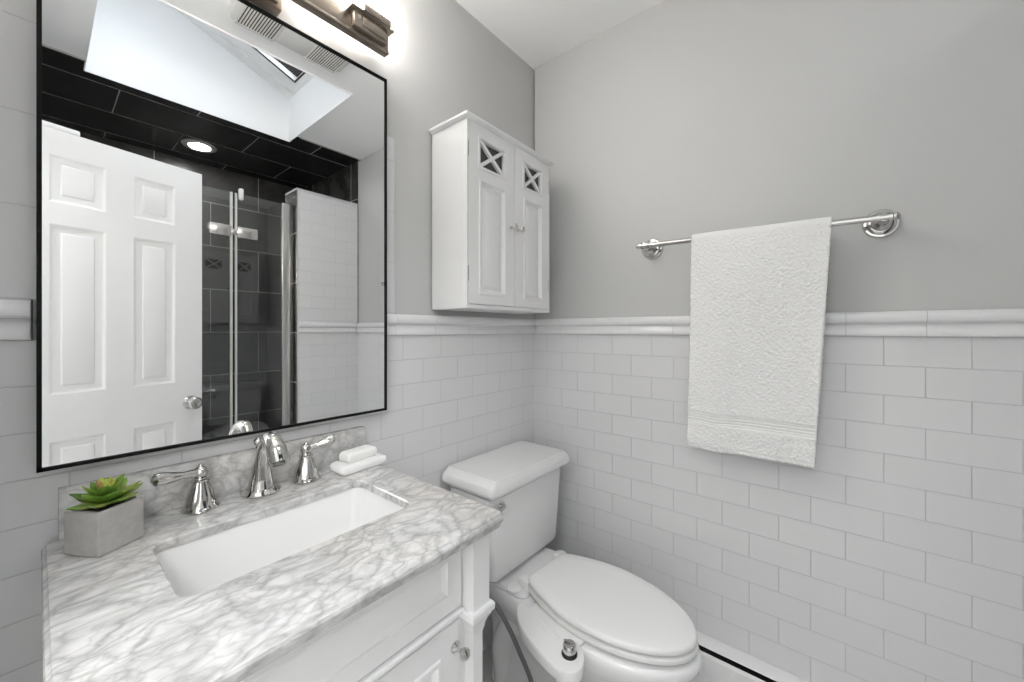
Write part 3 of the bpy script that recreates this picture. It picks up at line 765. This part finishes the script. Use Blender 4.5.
# ------------------------------------------------------------------ toilet
TX = -.318
to = thing('toilet', (TX, -.40, 0), 'white two-piece toilet with its lid closed beside the vanity', 'toilet')
v = MB()
def tk(hw, y0, y1, z, r): return rrect(TX, (y0 + y1) / 2, 2 * hw, abs(y1 - y0), r, z, 6)
v.loft([tk(.168, -.045, -.190, .424, .02), tk(.182, -.035, -.205, .428, .02), tk(.190, -.030, -.209, .438, .018), tk(.202, -.026, -.212, .56, .018), tk(.211, -.022, -.216, .690, .018), tk(.212, -.022, -.216, .706, .018)])
v.build('tank', M['porcelain'], to, angle=40)
v = MB()
v.loft([tk(.206, -.018, -.219, .703, .016), tk(.211, -.014, -.225, .709, .016), tk(.217, -.010, -.232, .716, .014), tk(.226, -.006, -.241, .722, .012), tk(.230, -.005, -.245, .730, .012), tk(.230, -.005, -.245, .744, .012), tk(.226, -.006, -.243, .754, .012), tk(.216, -.008, -.240, .762, .01), tk(.2125, -.0095, -.2385, .7665, .010), tk(.211, -.010, -.238, .767, .010), tk(.209, -.011, -.237, .771, .010), tk(.206, -.013, -.235, .773, .008)])
v.build('tank_lid', M['porcelain'], to, angle=24)
v = MB(); v.lathe([(.014, -.002), (.014, .004), (.009, .008), (.007, .016), (.001, .017)], (TX - .155, -.215, .676), (0, -1, 0), 20); v.tube([(TX - .155, -.229, .676), (TX - .175, -.233, .674), (TX - .200, -.233, .670)], [.006, .005, .007]); v.build('flush_lever', M['chrome'], to)

RA = math.radians(-3.5)
PIV = Vector((TX, -.25, 0))
BM_ = Matrix.Translation(PIV) @ Matrix.Rotation(RA, 4, 'Z') @ Matrix.Translation(-PIV)
def egg(hw, hb, fb, fw_, ft, z, n=14, rb=.02, dz=None):
    """outline: straight back edge of half width hb at f=fb, widest hw at fw_, tip at ft (f runs towards -y)"""
    side = []
    m_ = 8
    for k in range(m_ + 1):
        t = k / m_; side.append((hb + (hw - hb) * math.sin(t * PI / 2), fb + (fw_ - fb) * t))
    for k in range(1, n + 1):
        a = PI / 2 * k / n; side.append((hw * math.cos(a) ** 1.06 if k < n else 0, fw_ + (ft - fw_) * math.sin(a)))
    # soften the back corner
    side[0] = (hb - rb * .3, fb + rb * .08)
    side.insert(0, (hb - rb, fb))
    P = [(u, f_) for u, f_ in side] + [(-u, f_) for u, f_ in reversed(side[:-1])]
    return [Vector((TX + u, -f_, z if dz is None else z + dz(u, f_))) for u, f_ in P]
v = MB(); v.xf = BM_
v.loft([egg(.105, .10, .12, .36, .575, 0, rb=.03), egg(.108, .102, .11, .36, .58, .012, rb=.03), egg(.102, .095, .11, .36, .572, .05, rb=.03), egg(.100, .092, .11, .38, .575, .12, rb=.03),
        egg(.112, .095, .11, .42, .62, .20, rb=.03), egg(.140, .105, .10, .46, .70, .28, rb=.03), egg(.166, .120, .08, .48, .765, .335, rb=.03), egg(.174, .130, .075, .49, .783, .362, rb=.03),
        egg(.174, .130, .07, .49, .786, .378, rb=.03), egg(.171, .128, .07, .49, .784, .388, rb=.03), egg(.164, .120, .08, .49, .776, .393, rb=.03)])
for s in (1, -1):   # trapway
    v.tube(bez([(TX + s * .07, -.16, .03), (TX + s * .085, -.17, .16), (TX + s * .09, -.24, .27), (TX + s * .095, -.35, .30), (TX + s * .09, -.44, .20), (TX + s * .075, -.47, .08)], 6), lerp_list([.04, .043, .044, .043, .04, .034], 6), 16)
v.build('bowl', M['porcelain'], to, angle=50)
v = MB(); v.loft([tk(.120, -.04, -.29, .34, .03), tk(.142, -.035, -.30, .372, .03), tk(.144, -.035, -.30, .398, .03), tk(.138, -.04, -.296, .405, .03)]); v.box(TX - .10, TX + .10, -.17, -.06, .40, .43)
v.build('deck', M['porcelain'], to, angle=40)
v = MB(); v.xf = BM_
def o_(h, z, f=0): return egg(.156 + h, .100 + h, .285 - h, .505, .775 + h, z, rb=.02)
v.loft([o_(-.004, .404), o_(.002, .406), o_(.004, .412), o_(.002, .4185), o_(-.004, .4205), egg(.10, .055, .36, .51, .70, .4205), egg(.10, .055, .36, .51, .70, .404), o_(-.004, .404)], cap0=False, cap1=False)
v.build('seat', M['plastic'], to, angle=40)
v = MB(); v.xf = BM_
dome = lambda u, f_: -.004 * (abs(u) / .15) ** 2
v.loft([o_(-.010, .4262), o_(.0, .4272), o_(.0015, .432), o_(.0, .4385), egg(.154, .098, .287, .505, .773, .4420), egg(.149, .093, .292, .505, .768, .4440), egg(.12, .07, .32, .505, .735, .4460), egg(.06, .03, .40, .505, .63, .4470)])
v.build('lid', M['plastic'], to, angle=40)
for s in (-1, 1):
    h = MB(); h.xf = BM_; h.lathe([(.024, .402), (.025, .409), (.022, .4125), (.001, .414)], (TX + s * .128, -.255, 0), (0, 0, 1), 24); h.box(TX + s * .09 - .018, TX + s * .09 + .018, -.298, -.252, .402, .433, .006)
    h.build('seat_hinge', M['plastic'], to)

# bidet attachment
bd = thing('bidet_attachment', (-.55, -.45, .385), 'white bidet attachment with a chrome knob jutting from under the toilet seat', 'bidet')
OUT = [(-.487, -.305), (-.500, -.304), (-.516, -.314), (-.537, -.332), (-.562, -.362), (-.582, -.402), (-.600, -.452), (-.611, -.502), (-.612, -.537), (-.600, -.558), (-.578, -.567), (-.556, -.563), (-.533, -.551), (-.514, -.530), (-.5125, -.495), (-.508, -.44), (-.500, -.39), (-.492, -.34)]
oc = Vector((sum(p[0] for p in OUT) / len(OUT), sum(p[1] for p in OUT) / len(OUT)))
sm = [Vector((q.x, q.y)) for q in bez([(x, y, 0) for x, y in OUT] + [(OUT[0][0], OUT[0][1], 0)], 4)[:-1]]
def bo(k, z): return [Vector((oc.x + (q.x - oc.x) * k, oc.y + (q.y - oc.y) * k, z)) for q in sm]
v = MB(); v.loft([bo(.90, .372), bo(.97, .375), bo(1.0, .382), bo(1.0, .402), bo(.985, .407), bo(.95, .409)])
v.build('body', M['plastic'], bd, angle=40)
v = MB(); v.box(-.165, .06, -.19, .0, 0, .0088, .003); v.xf = Matrix.Translation((TX - .02, -.345, .3938)) @ Matrix.Rotation(RA, 4, 'Z'); v.build('mounting_plate', M['plastic'], bd)
v = MB(); v.tube([(-.505, -.385, .4085), (-.523, -.43, .4085), (-.535, -.475, .4085)], [.008, .013, .008], 14, flat=.15, up=(0, 0, 1)); v.build('nozzle_cover', M['plastic'], bd)
v = MB(); v.lathe([(.020, .407), (.0205, .4125), (.018, .4165)], (-.558, -.522, 0), (0, 0, 1), 28); v.build('knob_base', M['black'], bd)
v = MB(); v.lathe([(.0165, .416), (.0175, .420), (.0175, .432), (.0155, .436), (.001, .437)], (-.558, -.522, 0), (0, 0, 1), 28); v.box(-.5605, -.5555, -.538, -.506, .436, .442, .002); v.build('knob', M['chrome'], bd)
v = MB(); v.tube([(-.574, -.535, .376), (-.574, -.535, .345)], .009, 14); v.build('inlet', M['chrome'], bd)
hs_ = MB(); hs_.tube(bez([(-.535, -.10, .425), (-.56, -.16, .44), (-.578, -.235, .455), (-.575, -.30, .425), (-.560, -.36, .33), (-.545, -.40, .22), (-.54, -.36, .10), (-.53, -.22, .05), (-.52, -.05, .10), (-.52, -.005, .16)], 10), .0065, 12)
tag(hs_.build('water_hose', M['hose'], loc=(-.55, -.2, .05), angle=60), 'grey flexible water hose hanging between the vanity and the toilet', 'hose')

# ------------------------------------------------------------------ baseboard heater
bh = thing('baseboard_heater', (0, -.95, 0), 'white baseboard heater with a black slot along the tiled wall', 'heater')
HY_0, HY_1 = -.30, -1.585
def ext(prof, y0, y1): return [[(x, y, z) for x, z in prof] for y in (y0, y1)]
v = MB(); v.loft(ext([(-.001, .012), (-.001, .219), (-.020, .219), (-.043, .213), (-.046, .209), (-.043, .208), (-.020, .213), (-.006, .213), (-.006, .012)], HY_0, HY_1)); v.build('back_panel', M['heater'], bh, angle=20)
v = MB(); v.loft(ext([(-.058, .020), (-.062, .022), (-.062, .192), (-.059, .198), (-.054, .199), (-.054, .196), (-.058, .191)], HY_0, HY_1)); v.build('front_panel', M['heater'], bh, angle=20)
v = MB(); v.box(-.052, -.008, HY_0 - .01, HY_1 + .01, .03, .196); v.build('slot', M['slot'], bh, smooth=False)
for y in (HY_0, HY_1 + .004):
    v = MB(); v.loft(ext([(-.001, .0), (-.001, .2195), (-.020, .2195), (-.045, .2135), (-.0625, .198), (-.0625, .0)], y, y - .004)); v.build('end_cap', M['heater'], bh, smooth=False)
